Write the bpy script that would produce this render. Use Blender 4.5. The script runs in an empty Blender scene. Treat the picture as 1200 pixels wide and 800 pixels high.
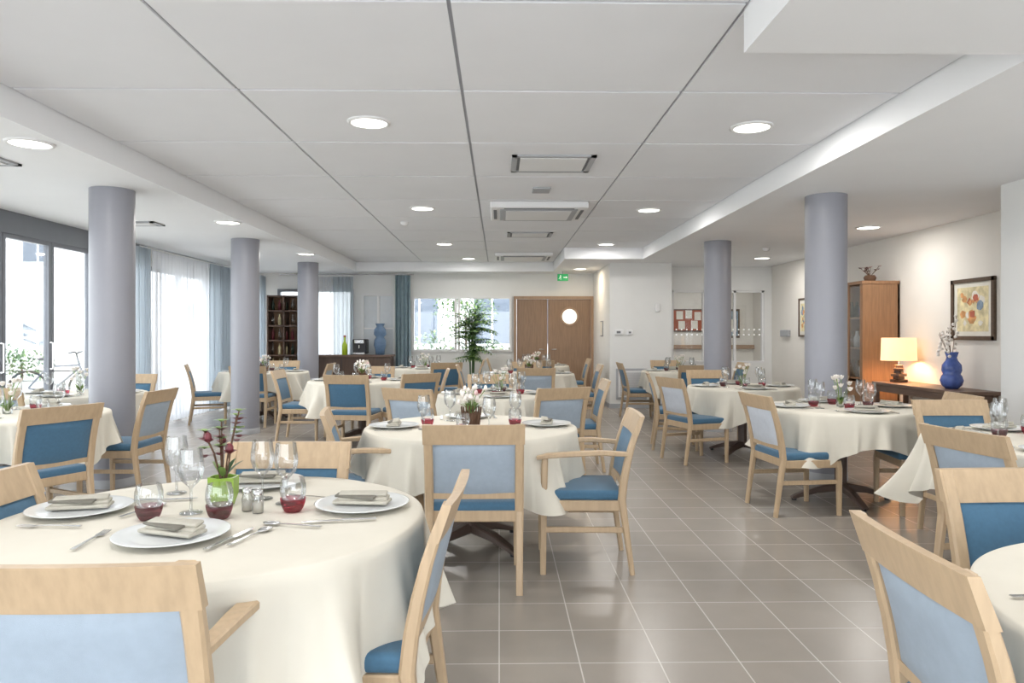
import bpy, bmesh, math, random
from mathutils import Vector, Matrix
random.seed(7)
pi=math.pi
COL=bpy.context.scene.collection
# ------------------------------------------------------------------ materials
def srgb(r,g,b):
    f=lambda c:(c/255/12.92) if c/255<=0.04045 else ((c/255+0.055)/1.055)**2.4
    return (f(r),f(g),f(b),1)
def mat(name,rgb,rough=0.5,metal=0.0,var=0.06,scale=8.0,stretch=(1,1,1),bump=0.0,bscale=200,emis=None,estr=0,spec=0.5,sheen=0,detail=4):
    m=bpy.data.materials.new(name); m.use_nodes=True
    nt=m.node_tree; b=nt.nodes['Principled BSDF']
    c=srgb(*rgb)
    tc=nt.nodes.new('ShaderNodeTexCoord'); mp=nt.nodes.new('ShaderNodeMapping'); mp.inputs['Scale'].default_value=stretch
    nz=nt.nodes.new('ShaderNodeTexNoise'); nz.inputs['Scale'].default_value=scale; nz.inputs['Detail'].default_value=detail
    cr=nt.nodes.new('ShaderNodeValToRGB')
    cr.color_ramp.elements[0].position=0.3; cr.color_ramp.elements[1].position=0.7
    cr.color_ramp.elements[0].color=(c[0]*(1-var),c[1]*(1-var),c[2]*(1-var),1)
    cr.color_ramp.elements[1].color=(min(1,c[0]*(1+var)),min(1,c[1]*(1+var)),min(1,c[2]*(1+var)),1)
    L=nt.links
    L.new(tc.outputs['Object'],mp.inputs['Vector']); L.new(mp.outputs[0],nz.inputs['Vector'])
    L.new(nz.outputs['Fac'],cr.inputs[0]); L.new(cr.outputs[0],b.inputs['Base Color'])
    b.inputs['Roughness'].default_value=rough; b.inputs['Metallic'].default_value=metal
    b.inputs['Specular IOR Level'].default_value=spec
    if sheen: b.inputs['Sheen Weight'].default_value=sheen
    if bump:
        n2=nt.nodes.new('ShaderNodeTexNoise'); n2.inputs['Scale'].default_value=bscale
        bp=nt.nodes.new('ShaderNodeBump'); bp.inputs['Strength'].default_value=bump; bp.inputs['Distance'].default_value=0.002
        L.new(tc.outputs['Object'],n2.inputs['Vector']); L.new(n2.outputs['Fac'],bp.inputs['Height']); L.new(bp.outputs[0],b.inputs['Normal'])
    if emis:
        b.inputs['Emission Color'].default_value=srgb(*emis); b.inputs['Emission Strength'].default_value=estr
    return m
def glassmat(name,tint=(1,1,1),refl=0.06,edge=0.5):
    m=bpy.data.materials.new(name); m.use_nodes=True; nt=m.node_tree; nt.nodes.clear()
    o=nt.nodes.new('ShaderNodeOutputMaterial'); t=nt.nodes.new('ShaderNodeBsdfTransparent'); g=nt.nodes.new('ShaderNodeBsdfGlossy')
    g.inputs['Roughness'].default_value=0.03; t.inputs[0].default_value=(*tint,1)
    lw=nt.nodes.new('ShaderNodeLayerWeight'); lw.inputs[0].default_value=0.35
    mr=nt.nodes.new('ShaderNodeMapRange'); mr.inputs['To Min'].default_value=refl; mr.inputs['To Max'].default_value=edge
    mx=nt.nodes.new('ShaderNodeMixShader'); L=nt.links
    L.new(lw.outputs['Fresnel'],mr.inputs['Value']); L.new(mr.outputs[0],mx.inputs[0]); L.new(t.outputs[0],mx.inputs[1]); L.new(g.outputs[0],mx.inputs[2]); L.new(mx.outputs[0],o.inputs[0])
    return m
def sheermat(name,rgb,op=0.6):
    m=bpy.data.materials.new(name); m.use_nodes=True; nt=m.node_tree; nt.nodes.clear()
    o=nt.nodes.new('ShaderNodeOutputMaterial'); t=nt.nodes.new('ShaderNodeBsdfTransparent')
    d=nt.nodes.new('ShaderNodeBsdfDiffuse'); tr=nt.nodes.new('ShaderNodeBsdfTranslucent')
    d.inputs[0].default_value=srgb(*rgb); tr.inputs[0].default_value=srgb(*rgb)
    a=nt.nodes.new('ShaderNodeMixShader'); a.inputs[0].default_value=0.5
    b=nt.nodes.new('ShaderNodeMixShader'); b.inputs[0].default_value=op; L=nt.links
    L.new(d.outputs[0],a.inputs[1]); L.new(tr.outputs[0],a.inputs[2]); L.new(t.outputs[0],b.inputs[1]); L.new(a.outputs[0],b.inputs[2]); L.new(b.outputs[0],o.inputs[0])
    return m
def floormat():
    m=bpy.data.materials.new('floor_tile'); m.use_nodes=True; nt=m.node_tree; b=nt.nodes['Principled BSDF']; L=nt.links
    tc=nt.nodes.new('ShaderNodeTexCoord'); br=nt.nodes.new('ShaderNodeTexBrick')
    br.offset=0; br.squash=1
    br.inputs['Scale'].default_value=1; br.inputs['Brick Width'].default_value=0.33; br.inputs['Row Height'].default_value=0.33
    br.inputs['Mortar Size'].default_value=0.003; br.inputs['Mortar Smooth'].default_value=0.1
    br.inputs['Color1'].default_value=srgb(152,145,137); br.inputs['Color2'].default_value=srgb(146,139,131); br.inputs['Mortar'].default_value=srgb(196,190,183)
    nz=nt.nodes.new('ShaderNodeTexNoise'); nz.inputs['Scale'].default_value=5; nz.inputs['Detail'].default_value=6
    mr=nt.nodes.new('ShaderNodeMapRange'); mr.inputs['To Min'].default_value=0.92; mr.inputs['To Max'].default_value=1.08
    mx=nt.nodes.new('ShaderNodeVectorMath'); mx.operation='SCALE'
    L.new(tc.outputs['Object'],br.inputs['Vector']); L.new(tc.outputs['Object'],nz.inputs['Vector']); L.new(nz.outputs['Fac'],mr.inputs['Value'])
    L.new(br.outputs['Color'],mx.inputs[0]); L.new(mr.outputs[0],mx.inputs['Scale']); L.new(mx.outputs[0],b.inputs['Base Color'])
    bp=nt.nodes.new('ShaderNodeBump'); bp.invert=True; bp.inputs['Strength'].default_value=0.4; bp.inputs['Distance'].default_value=0.002
    L.new(br.outputs['Fac'],bp.inputs['Height']); L.new(bp.outputs[0],b.inputs['Normal'])
    b.inputs['Roughness'].default_value=0.27
    return m
def woodmat(name,rgb,axis='z',rough=0.42,var=0.16):
    st={'x':(1.2,14,14),'y':(14,1.2,14),'z':(14,14,1.2)}[axis]
    return mat(name,rgb,rough,var=var,scale=3.5,stretch=st,detail=8)

M={}
M['beech']=woodmat('beech_wood',(184,160,130),'z',var=0.08)
M['blue']=mat('blue_fabric',(64,104,132),0.75,var=0.06,scale=60,bump=0.3,bscale=900,sheen=0.2)
M['backlt']=mat('pale_blue_vinyl',(154,167,180),0.5,var=0.04,scale=30,bump=0.25,bscale=700)
M['backwh']=mat('pale_grey_vinyl',(194,200,209),0.5,var=0.04,scale=30)
M['cloth']=mat('cream_tablecloth_fabric',(213,208,195),0.85,var=0.03,scale=5,bump=0.15,bscale=500,sheen=0.05)
M['napkin']=mat('beige_napkin_fabric',(180,176,164),0.85,var=0.06,scale=40,bump=0.3,bscale=600)
M['napdk']=mat('grey_napkin_fold',(112,109,100),0.85,var=0.06,scale=40)
M['ped']=mat('dark_brown_metal',(92,76,68),0.4,var=0.05)
M['top']=woodmat('tabletop_wood',(180,150,115),'x')
M['white']=mat('white_paint',(228,228,228),0.7,var=0.012,scale=3)
M['ceil']=mat('ceiling_panel_white',(231,232,235),0.85,var=0.015,scale=2,bump=0.15,bscale=250)
M['groove']=mat('ceiling_groove_grey',(170,172,178),0.8,var=0.03)
M['soffit']=mat('soffit_white',(236,237,239),0.75,var=0.012,scale=2)
M['col']=mat('column_lilac_grey_paint',(144,145,153),0.4,var=0.02,scale=3)
M['wallw']=mat('wall_white_paint',(226,226,224),0.75,var=0.015,scale=3)
M['wallc']=mat('wall_cream_paint',(226,222,215),0.75,var=0.015,scale=3)
M['frame']=mat('anthracite_aluminium',(118,121,128),0.4,metal=0.2,var=0.03)
M['lampw']=mat('downlight_diffuser',(255,253,245),0.5,emis=(255,251,240),estr=5)
M['china']=mat('white_china',(220,223,223),0.15,var=0.01)
M['steel']=mat('cutlery_steel',(205,205,205),0.22,metal=1,var=0.03)
M['glass']=glassmat('clear_glass',(0.93,0.94,0.94),0.08,0.75)
M['pane']=glassmat('window_glass',(0.97,0.98,0.98),0.03,0.35)
M['redg']=glassmat('red_glass_base',(0.6,0.12,0.2),0.08,0.4)
M['plumg']=glassmat('plum_glass_base',(0.42,0.2,0.24),0.08,0.4)
M['lime']=mat('lime_green_ceramic',(140,172,66),0.25,var=0.08)
M['leaf']=mat('leaf_green',(62,100,54),0.45,var=0.3,scale=12)
M['leafl']=mat('leaf_light_green',(122,150,80),0.45,var=0.25,scale=12)
M['petal']=mat('white_petal',(240,234,228),0.6,var=0.05,scale=30)
M['pink']=mat('pale_pink_petal',(226,196,194),0.6,var=0.1,scale=30)
M['burg']=mat('burgundy_petal',(104,40,48),0.5,var=0.2,scale=30)
M['twig']=mat('brown_twig',(98,72,54),0.8,var=0.15)
M['doorw']=woodmat('oak_door_veneer',(138,111,87),'z',var=0.13)
M['doorf']=woodmat('oak_door_frame',(156,128,102),'z',var=0.1)
M['cab']=woodmat('cabinet_wood',(142,106,76),'z',var=0.15)
M['dkw']=woodmat('dark_walnut',(82,62,50),'z',var=0.15)
M['console']=woodmat('console_dark_wood',(108,86,73),'y',var=0.15)
M['bluev']=mat('cobalt_ceramic',(76,98,166),0.25,var=0.18,scale=20)
M['greyv']=mat('grey_blue_ceramic',(96,122,152),0.35,var=0.12,scale=20)
M['shade']=mat('warm_lampshade',(240,212,176),0.8,emis=(255,206,150),estr=0.9)
M['sheer']=sheermat('sheer_curtain',(240,242,247),0.66)
M['drape']=sheermat('blue_grey_drape',(192,201,209),0.82)
M['teal']=mat('teal_drape_fabric',(132,152,161),0.85,var=0.1,scale=10)
M['green']=mat('exit_sign_green',(20,140,80),0.5,emis=(20,150,85),estr=0.4)
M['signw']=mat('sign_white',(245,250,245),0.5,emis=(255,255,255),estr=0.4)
M['black']=mat('black_plastic',(32,32,36),0.4,var=0.05)
M['vent']=mat('vent_grey',(168,170,174),0.6,var=0.03)
M['ventd']=mat('vent_dark',(112,114,118),0.6,var=0.03)
M['pave']=mat('courtyard_paving',(200,198,192),0.8,var=0.06,scale=2)
M['bldg']=mat('white_render',(234,235,237),0.85,var=0.03)
M['wing']=mat('dark_window_glass',(88,98,112),0.15,var=0.1)
M['cork']=mat('notice_board_red',(160,88,64),0.8,var=0.1)
M['paper']=mat('paper',(222,218,208),0.8)
M['orange']=mat('painting_orange',(204,150,98),0.7,var=0.35,scale=14)
M['yell']=mat('painting_ochre',(212,200,160),0.7,var=0.3,scale=12)
M['pred']=mat('painting_red',(172,92,70),0.7,var=0.3,scale=14)
M['pblue']=mat('painting_blue_grey',(128,146,164),0.7,var=0.3,scale=14)
M['goldf']=mat('painting_frame_dark_bronze',(84,66,50),0.4,var=0.2,scale=40)
M['book1']=mat('bottle_dark_green',(44,58,48),0.2)
M['rubber']=mat('tyre_rubber',(40,40,42),0.7)
M['yel']=mat('yellow_green_plastic',(170,196,50),0.4)
M['mirror']=mat('pale_mirror_panel',(204,210,214),0.2,var=0.03)

# ------------------------------------------------------------------ mesh builder
class MB:
    def __init__(s): s.v=[];s.f=[];s.m=[];s.s=[];s.names=[]
    def mi(s,k):
        if k not in s.names: s.names.append(k)
        return s.names.index(k)
    def add(s,vs,fs,k,smooth=False,mtx=None):
        o=len(s.v); i=s.mi(k)
        for v in vs:
            v=Vector(v)
            if mtx is not None: v=mtx@v
            s.v.append(v[:])
        for f in fs:
            s.f.append([a+o for a in f]); s.m.append(i); s.s.append(smooth)
    def box(s,c,d,k,rot=(0,0,0),bev=0,seg=1,smooth=False,taper=None):
        bm=bmesh.new(); bmesh.ops.create_cube(bm,size=1)
        for v in bm.verts:
            t=1
            if taper and v.co.z<0: t=taper
            v.co=Vector((v.co.x*d[0]*t,v.co.y*d[1]*t,v.co.z*d[2]))
        if bev: bmesh.ops.bevel(bm,geom=list(bm.edges),offset=bev,segments=seg,affect='EDGES',profile=0.5)
        from mathutils import Euler
        mt=Matrix.Translation(c)@Euler(rot).to_matrix().to_4x4()
        bm.verts.index_update()
        s.add([v.co.copy() for v in bm.verts],[[v.index for v in f.verts] for f in bm.faces],k,smooth,mt)
        bm.free()
    def bb(s,x0,x1,y0,y1,z0,z1,k,bev=0):
        s.box(((x0+x1)/2,(y0+y1)/2,(z0+z1)/2),(x1-x0,y1-y0,z1-z0),k,bev=bev)
    def beam(s,pts,w,d,k,side=(1,0,0),ch=0.2):
        pts=[Vector(p) for p in pts]; n=len(pts)
        W=w if isinstance(w,(list,tuple)) else [w]*n; D=d if isinstance(d,(list,tuple)) else [d]*n
        sd=Vector(side).normalized(); vs=[];fs=[]
        for i,p in enumerate(pts):
            t=(pts[min(i+1,n-1)]-pts[max(i-1,0)]).normalized()
            nn=sd.cross(t).normalized(); ss=t.cross(nn).normalized()
            a=W[i]/2;b=D[i]/2;c=min(a,b)*2*ch
            for (u,v) in [(a-c,b),(a,b-c),(a,-b+c),(a-c,-b),(-a+c,-b),(-a,-b+c),(-a,b-c),(-a+c,b)]:
                vs.append(p+ss*u+nn*v)
        for i in range(n-1):
            for j in range(8):
                fs.append([i*8+j,i*8+(j+1)%8,(i+1)*8+(j+1)%8,(i+1)*8+j])
        fs.append(list(range(7,-1,-1))); fs.append([(n-1)*8+j for j in range(8)])
        s.add(vs,fs,k)
    def tube(s,pts,r,k,seg=8,cap=True,smooth=True):
        pts=[Vector(p) for p in pts]; n=len(pts); R=r if isinstance(r,(list,tuple)) else [r]*n
        vs=[];fs=[]; ref=None
        for i,p in enumerate(pts):
            t=(pts[min(i+1,n-1)]-pts[max(i-1,0)]).normalized()
            if ref is None:
                ref=Vector((0,0,1)) if abs(t.z)<0.9 else Vector((1,0,0))
            a=t.cross(ref).normalized(); b=t.cross(a).normalized()
            for j in range(seg):
                an=2*pi*j/seg; vs.append(p+a*math.cos(an)*R[i]+b*math.sin(an)*R[i])
        for i in range(n-1):
            for j in range(seg): fs.append([i*seg+j,i*seg+(j+1)%seg,(i+1)*seg+(j+1)%seg,(i+1)*seg+j])
        s.add(vs,fs,k,smooth)
        if cap:
            s.add(vs[:seg],[list(range(seg))],k); s.add(vs[-seg:],[list(range(seg))],k)
    def lathe(s,prof,c,k,seg=24,smooth=True,sc=(1,1,1),mtx=None):
        vs=[];fs=[];n=len(prof)
        for (r,z) in prof:
            for j in range(seg):
                a=2*pi*j/seg; vs.append((r*math.cos(a)*sc[0],r*math.sin(a)*sc[1],z*sc[2]))
        for i in range(n-1):
            for j in range(seg): fs.append([i*seg+j,i*seg+(j+1)%seg,(i+1)*seg+(j+1)%seg,(i+1)*seg+j])
        m=Matrix.Translation(c)
        if mtx is not None: m=m@mtx
        s.add(vs,fs,k,smooth,m)
    def sph(s,c,r,k,seg=10,rings=6,rot=None):
        if not isinstance(r,(tuple,list)): r=(r,r,r)
        prof=[(max(1e-4,math.sin(pi*i/rings)),-math.cos(pi*i/rings)) for i in range(rings+1)]
        s.lathe(prof,c,k,seg,True,mtx=(rot.to_matrix().to_4x4() if rot else Matrix())@Matrix.Diagonal((*r,1)))
    def leaf(s,base,d,L,w,k,up=(0,0,1),droop=0.3,n=5):
        base=Vector(base); d=Vector(d).normalized(); up=Vector(up)
        sd=d.cross(up)
        if sd.length<1e-3: sd=Vector((1,0,0))
        sd.normalize(); vs=[];fs=[]
        for i in range(n+1):
            t=i/n; p=base+d*L*t-Vector((0,0,1))*droop*L*t*t; ww=w*math.sin(pi*(0.08+0.9*t))*0.5
            vs+= [p-sd*ww,p+sd*ww]
        for i in range(n): fs.append([2*i,2*i+1,2*i+3,2*i+2])
        s.add(vs,fs,k,True)
    def mesh(s,name):
        me=bpy.data.meshes.new(name); me.from_pydata(s.v,[],s.f)
        for k in s.names: me.materials.append(M[k])
        me.polygons.foreach_set('material_index',s.m); me.polygons.foreach_set('use_smooth',s.s); me.update()
        return me
    def obj(s,name,loc=(0,0,0),rz=0): return inst(name,s.mesh(name),loc,rz)
def inst(name,me,loc=(0,0,0),rz=0,sc=1):
    o=bpy.data.objects.new(name,me); o.location=loc; o.rotation_euler=(0,0,rz); o.scale=(sc,sc,sc); COL.objects.link(o); return o

ZL=2.635; ZT=2.825
# ------------------------------------------------------------------ shell
M['floor']=floormat()
b=MB(); b.bb(-5.25,6.4,-3,18.3,-0.12,0,'floor'); b.obj('floor')
b=MB(); b.bb(-60,-5.26,-30,60,-0.2,-0.04,'pave'); b.bb(-5.25,6.4,18.32,45,-0.2,-0.04,'pave'); b.obj('courtyard_ground')

b=MB()
b.bb(-5.3,-2.94,-3,15.6,ZL,3.0,'soffit'); b.bb(2.47,6.4,-3,18.3,ZL,3.0,'soffit')
b.bb(1.12,2.47,-3,3.3,ZL,3.0,'soffit'); b.bb(1.12,2.47,12.42,15.6,ZL,3.0,'soffit'); b.bb(-2.94,1.12,14.95,15.6,ZL,3.0,'soffit')
b.bb(-2.94,2.47,-3,14.95,ZT+0.012,3.0,'groove')
xs=[-2.94,-1.58,-0.226,1.115,2.47]
ys=[-2.74,-1.55,-0.36,0.83,2.03,3.22,4.41,5.61,6.81,8.0,9.19,10.38,11.57,12.76,13.95,14.95]
for i in range(4):
    for j in range(len(ys)-1):
        x0,x1,y0,y1=xs[i],xs[i+1],ys[j],ys[j+1]
        if i==3 and (y1<3.3 or y0>12.0):continue
        b.bb(x0+0.010,x1-0.010,y0+0.014,y1-0.014,ZT,ZT+0.014,'ceil')
b.obj('ceiling')

# near wall w/ large unseen window opening, added to supply frontal light
b=MB(); b.bb(-5.3,-4.9,-3.15,-3,0,3,'wallw'); b.bb(4.0,6.4,-3.15,-3,0,3,'wallw'); b.bb(-4.9,4,-3.15,-3,2.4,3,'wallw')
b.obj('wall_near')
b=MB()
for x in (-4.9,-3.1,-1.3,0.5,2.3,3.94): b.bb(x,x+0.06,-3.11,-3.04,0,2.4,'frame')
b.obj('window_1')
# right walls
b=MB(); b.bb(4.34,6.4,-3,6.2,0,ZL,'wallw'); b.obj('wall_right_near')
b=MB(); b.bb(5.22,5.4,6.2,13.8,0,ZL,'wallc'); b.obj('wall_right')
b=MB(); b.bb(4.325,4.34,-3,6.2,0,0.08,'vent'); b.bb(5.205,5.22,6.2,13.8,0,0.08,'vent'); b.obj('baseboard_right')
# glazed partition wall on right far
b=MB(); b.bb(3.14,3.3,13.8,13.95,0,ZL,'wallw'); b.bb(5.08,5.4,13.8,13.95,0,ZL,'wallw'); b.bb(3.3,5.08,13.8,13.95,2.18,ZL,'wallw'); b.bb(3.3,5.08,13.8,13.95,0,0.8,'wallw')
b.obj('wall_far_right')
b=MB()
for x in (3.3,3.9,4.5,5.04): b.bb(x,x+0.04,13.83,13.9,0.8,2.18,'white')
b.bb(3.3,5.08,13.83,13.9,2.14,2.18,'white'); b.bb(3.3,5.08,13.8,13.92,0.78,0.83,'white'); b.bb(3.32,5.06,13.86,13.866,0.83,2.14,'pane')
for zz in (1.32,1.42):
    for i in range(17): b.bb(3.385+i*0.1,3.41+i*0.1,13.852,13.858,zz,zz+0.025,'signw')
b.obj('window_2')
b=MB(); b.bb(3.14,6.4,17.6,17.75,0,ZL,'wallc'); b.bb(6.2,6.4,13.95,17.6,0,ZL,'wallc'); b.bb(5.9,6.2,13.95,14.1,0,ZL,'wallc'); b.obj('wall_corridor')
b=MB(); b.bb(3.3,6.2,17.5,17.56,0.98,1.08,'doorf',bev=0.01); b.obj('wooden_handrail')
b=MB(); b.bb(4.2,5.0,17.55,17.598,1.4,1.95,'dkw'); b.bb(4.23,4.97,17.54,17.56,1.43,1.92,'cork')
for i,(x,z) in enumerate([(4.3,1.7),(4.52,1.72),(4.74,1.68),(4.35,1.46),(4.66,1.47)]): b.bb(x,x+0.16,17.53,17.545,z,z+0.2,'paper')
b.obj('notice_board')
b=MB(); b.bb(5.55,5.85,17.55,17.598,1.25,1.95,'goldf'); b.bb(5.59,5.81,17.54,17.56,1.3,1.9,'pblue'); b.bb(5.63,5.77,17.535,17.545,1.4,1.7,'paper'); b.obj('framed_picture')
# shelving with boxes in corridor
b=MB()
for x in (3.55,4.02): b.bb(x,x+0.03,17.1,17.48,0,1.85,'doorf')
for z in (0.1,0.55,0.95,1.35,1.8): b.bb(3.55,4.05,17.1,17.48,z,z+0.025,'doorf')
for z,ks in ((0.125,('paper','cork')),(0.575,('vent','paper')),(0.975,('cork','pblue')),(1.375,('paper','vent'))):
    for i,k_ in enumerate(ks): b.bb(3.6+i*0.21,3.78+i*0.21,17.14,17.42,z,z+0.26,k_,bev=0.005)
b.obj('shelving_unit_with_boxes')
# pier
b=MB(); b.bb(2.01,3.14,13.15,17.6,0,ZL,'wallw'); b.obj('wall_pier')
b=MB(); b.bb(2.0,3.15,13.135,13.15,0,0.08,'vent'); b.bb(1.995,2.01,13.15,15.5,0,0.08,'vent'); b.obj('baseboard_pier')
b=MB(); b.bb(2.12,2.68,13.12,13.15,0.16,0.72,'vent',bev=0.006); b.bb(2.16,2.64,13.11,13.13,0.2,0.68,'white')
for i in range(14): b.bb(2.19,2.61,13.103,13.115,0.23+i*0.031,0.24+i*0.031,'vent')
b.obj('wall_vent_grille')
b=MB(); b.bb(2.1,2.25,13.11,13.15,1.33,1.43,'white',bev=0.008); b.bb(2.13,2.2,13.105,13.112,1.36,1.4,'ventd'); b.obj('thermostat')
b=MB(); b.bb(2.32,2.42,13.115,13.15,1.33,1.42,'white',bev=0.008); b.bb(2.35,2.39,13.11,13.117,1.36,1.39,'ventd'); b.obj('light_switch')
b=MB(); b.bb(2.84,2.92,13.11,13.15,1.75,1.9,'white',bev=0.01); b.obj('wall_sensor')
b=MB(); b.bb(1.998,2.009,14.0,14.3,1.3,1.6,'frame'); b.bb(1.993,2.0,14.02,14.28,1.32,1.58,'paper'); b.obj('evacuation_notice')

# far wall
b=MB(); Y0,Y1=15.5,15.65
b.bb(-5.3,-4.7,Y0,Y1,0,ZL,'wallw'); b.bb(-4.7,-3.1,Y0,Y1,2.3,ZL,'wallw'); b.bb(-4.7,-3.1,Y0,Y1,0,0.5,'wallw')
b.bb(-3.1,-1.86,Y0,Y1,0,ZL,'wallw'); b.bb(-1.86,0.27,Y0,Y1,0,0.97,'wallw'); b.bb(-1.86,2.01,Y0,Y1,2.15,ZL,'wallw'); b.bb(0.27,0.31,Y0,Y1,0,2.15,'wallw')
b.obj('wall_far')
def frame(b,x0,x1,z0,z1,y0,y1,w,k,mull=()):
    b.bb(x0,x1,y0,y1,z0,z0+w,k); b.bb(x0,x1,y0,y1,z1-w,z1,k); b.bb(x0,x0+w,y0,y1,z0+w,z1-w,k); b.bb(x1-w,x1,y0,y1,z0+w,z1-w,k)
    for m in mull: b.bb(m-w/2,m+w/2,y0,y1,z0+w,z1-w,k)
b=MB(); frame(b,-1.86,0.27,0.97,2.15,15.46,15.56,0.05,'white',(-0.93,-0.86)); b.bb(-1.8,0.22,15.52,15.526,1.02,2.1,'pane'); b.obj('window_3')
b=MB(); frame(b,-4.7,-3.1,0.5,2.3,15.46,15.56,0.06,'frame',(-3.9,)); b.bb(-4.65,-3.15,15.52,15.526,0.55,2.25,'pane'); b.obj('window_4')
b=MB(); frame(b,-2.92,-2.2,0.0,2.2,15.4,15.498,0.05,'white',(-2.56,)); b.bb(-2.87,-2.25,15.45,15.48,0.05,2.15,'mirror')
for z in (0.75,1.45): b.bb(-2.87,-2.25,15.42,15.46,z,z+0.03,'white')
b.obj('white_panelled_door')
# double door
b=MB(); b.bb(0.31,0.37,15.42,15.6,0,2.15,'doorf'); b.bb(1.95,2.01,15.42,15.6,0,2.15,'doorf'); b.bb(0.37,1.95,15.42,15.6,2.09,2.15,'doorf')
b.bb(0.375,1.03,15.46,15.52,0.01,2.085,'doorw',bev=0.004); b.bb(1.04,1.945,15.46,15.52,0.01,2.085,'doorw',bev=0.004)
rx=Matrix.Rotation(pi/2,4,'X')
b.lathe([(0.0001,0.0),(0.165,0.0)],(1.5,15.45,1.72),'signw',32,mtx=rx)
b.lathe([(0.16,-0.01),(0.16,0.025),(0.2,0.025),(0.2,-0.01)],(1.5,15.46,1.72),'doorf',32,mtx=rx,smooth=False)
for x in (0.95,1.12):
    b.tube([(x,15.46,1.02),(x,15.41,1.02),(x+(0.1 if x>1 else -0.1),15.41,1.02)],0.01,'steel'); 
b.obj('door_1')
b=MB()
b.bb(1.2,1.42,14.9,14.95,2.44,2.58,'green',bev=0.004)
b.bb(1.3,1.32,14.915,14.935,2.58,ZL,'vent')
b.sph((1.262,14.894,2.545),(0.011,0.003,0.011),'signw')
b.beam([(1.262,14.895,2.53),(1.255,14.895,2.505)],0.012,0.004,'signw',side=(0,1,0)); b.beam([(1.255,14.895,2.505),(1.272,14.895,2.485),(1.262,14.895,2.462)],0.004,0.008,'signw',side=(0,1,0))
b.beam([(1.255,14.895,2.505),(1.24,14.895,2.485),(1.225,14.895,2.485)],0.004,0.008,'signw',side=(0,1,0)); b.beam([(1.24,14.895,2.515),(1.26,14.895,2.527),(1.282,14.895,2.512)],0.004,0.006,'signw',side=(0,1,0))
b.beam([(1.32,14.895,2.51),(1.38,14.895,2.51)],0.004,0.012,'signw',side=(0,1,0)); b.add([(1.375,14.894,2.535),(1.375,14.894,2.485),(1.4,14.894,2.51)],[[0,1,2]],'signw')
b.obj('exit_sign')

# columns
b=MB(); b.lathe([(0.185,0),(0.185,ZL)],(0,0,0),'col',48); b.lathe([(0.19,0),(0.19,0.07),(0.186,0.075)],(0,0,0),'vent',48); cm=b.mesh('column')
for x,y in [(-3.46,6.55),(-3.46,9.95),(-3.46,13.2),(3.05,6.72),(3.05,10.08),(-3.46,3.15)]: inst('column',cm,(x,y,0))

# left glazing
b=MB(); b.bb(-5.3,-5.12,-3,10.45,2.4,ZL,'frame'); b.bb(-5.3,-5.12,10.45,15.6,2.35,ZL,'wallw'); b.bb(-5.3,-5.1,10.42,10.72,0,ZL,'wallw')
b.bb(-5.3,-5.1,13.0,13.3,0,ZL,'wallw'); b.bb(-5.3,-5.1,15.3,15.5,0,ZL,'wallw'); b.obj('wall_left')
k=5
my=[-3.0,-2.0,-1.1,-0.2,0.7,1.6,2.5,3.4,4.3,5.2,6.1,7.0,7.6,8.42,9.24,10.36]
for i in range(len(my)-1):
    y0,y1=my[i],my[i+1]; b=MB()
    def fr(x0,x1,y0,y1,z0,z1,w):
        b.bb(x0,x1,y0,y1,z0,z0+w,'frame'); b.bb(x0,x1,y0,y1,z1-w,z1,'frame'); b.bb(x0,x1,y0,y0+w,z0+w,z1-w,'frame'); b.bb(x0,x1,y1-w,y1,z0+w,z1-w,'frame')
    fr(-5.2,-5.14,y0+0.005,y1-0.005,0.0,2.4,0.045)
    b.bb(-5.17,-5.164,y0+0.05,y1-0.05,0.05,2.35,'pane')
    b.beam([(-5.12,y1-0.05,0.95),(-5.09,y1-0.05,0.95),(-5.09,y1-0.05,1.25),(-5.12,y1-0.05,1.25)],0.02,0.02,'steel',side=(0,1,0))
    b.obj('window_%d'%k); k+=1
for y0,y1 in ((10.72,13.0),(13.3,15.3)):
    b=MB(); fr(-5.25,-5.17,y0,y1,0,2.35,0.06); b.bb(-5.25,-5.17,(y0+y1)/2-0.03,(y0+y1)/2+0.03,0.06,2.29,'frame'); b.bb(-5.22,-5.214,y0+0.06,y1-0.06,0.06,2.29,'pane'); b.obj('window_%d'%k); k+=1
# curtains
def curtain(name,p0,p1,z0,z1,folds,amp,k):
    b=MB(); p0=Vector((*p0,0));p1=Vector((*p1,0)); d=p1-p0; L=d.length; d.normalize(); n=Vector((-d.y,d.x,0)); N=folds*8; vs=[];fs=[]
    rows=6
    for r in range(rows+1):
        t=r/rows
        for i in range(N+1):
            u=i/N; ph=2*pi*folds*u+0.5*math.sin(7*u+name.__len__())
            a=amp*(0.75+0.25*math.sin(5*u*pi+t))*(0.7+0.3*t)
            p=p0+d*(L*u+0.012*math.sin(ph*2+t))+n*(a*math.sin(ph))
            vs.append((p.x,p.y,z1+(z0-z1)*t))
    for r in range(rows):
        for i in range(N): fs.append([r*(N+1)+i,r*(N+1)+i+1,(r+1)*(N+1)+i+1,(r+1)*(N+1)+i])
    b.add(vs,fs,k,True); b.obj(name)
curtain('sheer_curtain',(-4.97,10.5),(-4.97,12.5),0.03,2.55,16,0.045,'sheer')
curtain('drape_curtain',(-4.93,12.5),(-4.93,13.35),0.03,2.55,9,0.055,'drape')
curtain('drape_curtain',(-4.95,9.95),(-4.95,10.35),0.03,2.55,5,0.05,'drape')
curtain('sheer_curtain',(-4.97,13.4),(-4.97,14.7),0.03,2.55,11,0.045,'sheer')
curtain('drape_curtain',(-4.9,14.7),(-4.9,15.25),0.03,2.55,6,0.05,'drape')
curtain('drape_curtain',(-3.5,15.3),(-3.08,15.3),0.03,2.55,5,0.05,'drape')
curtain('sheer_curtain',(-3.9,15.36),(-3.52,15.36),0.03,2.55,5,0.03,'sheer')
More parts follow.
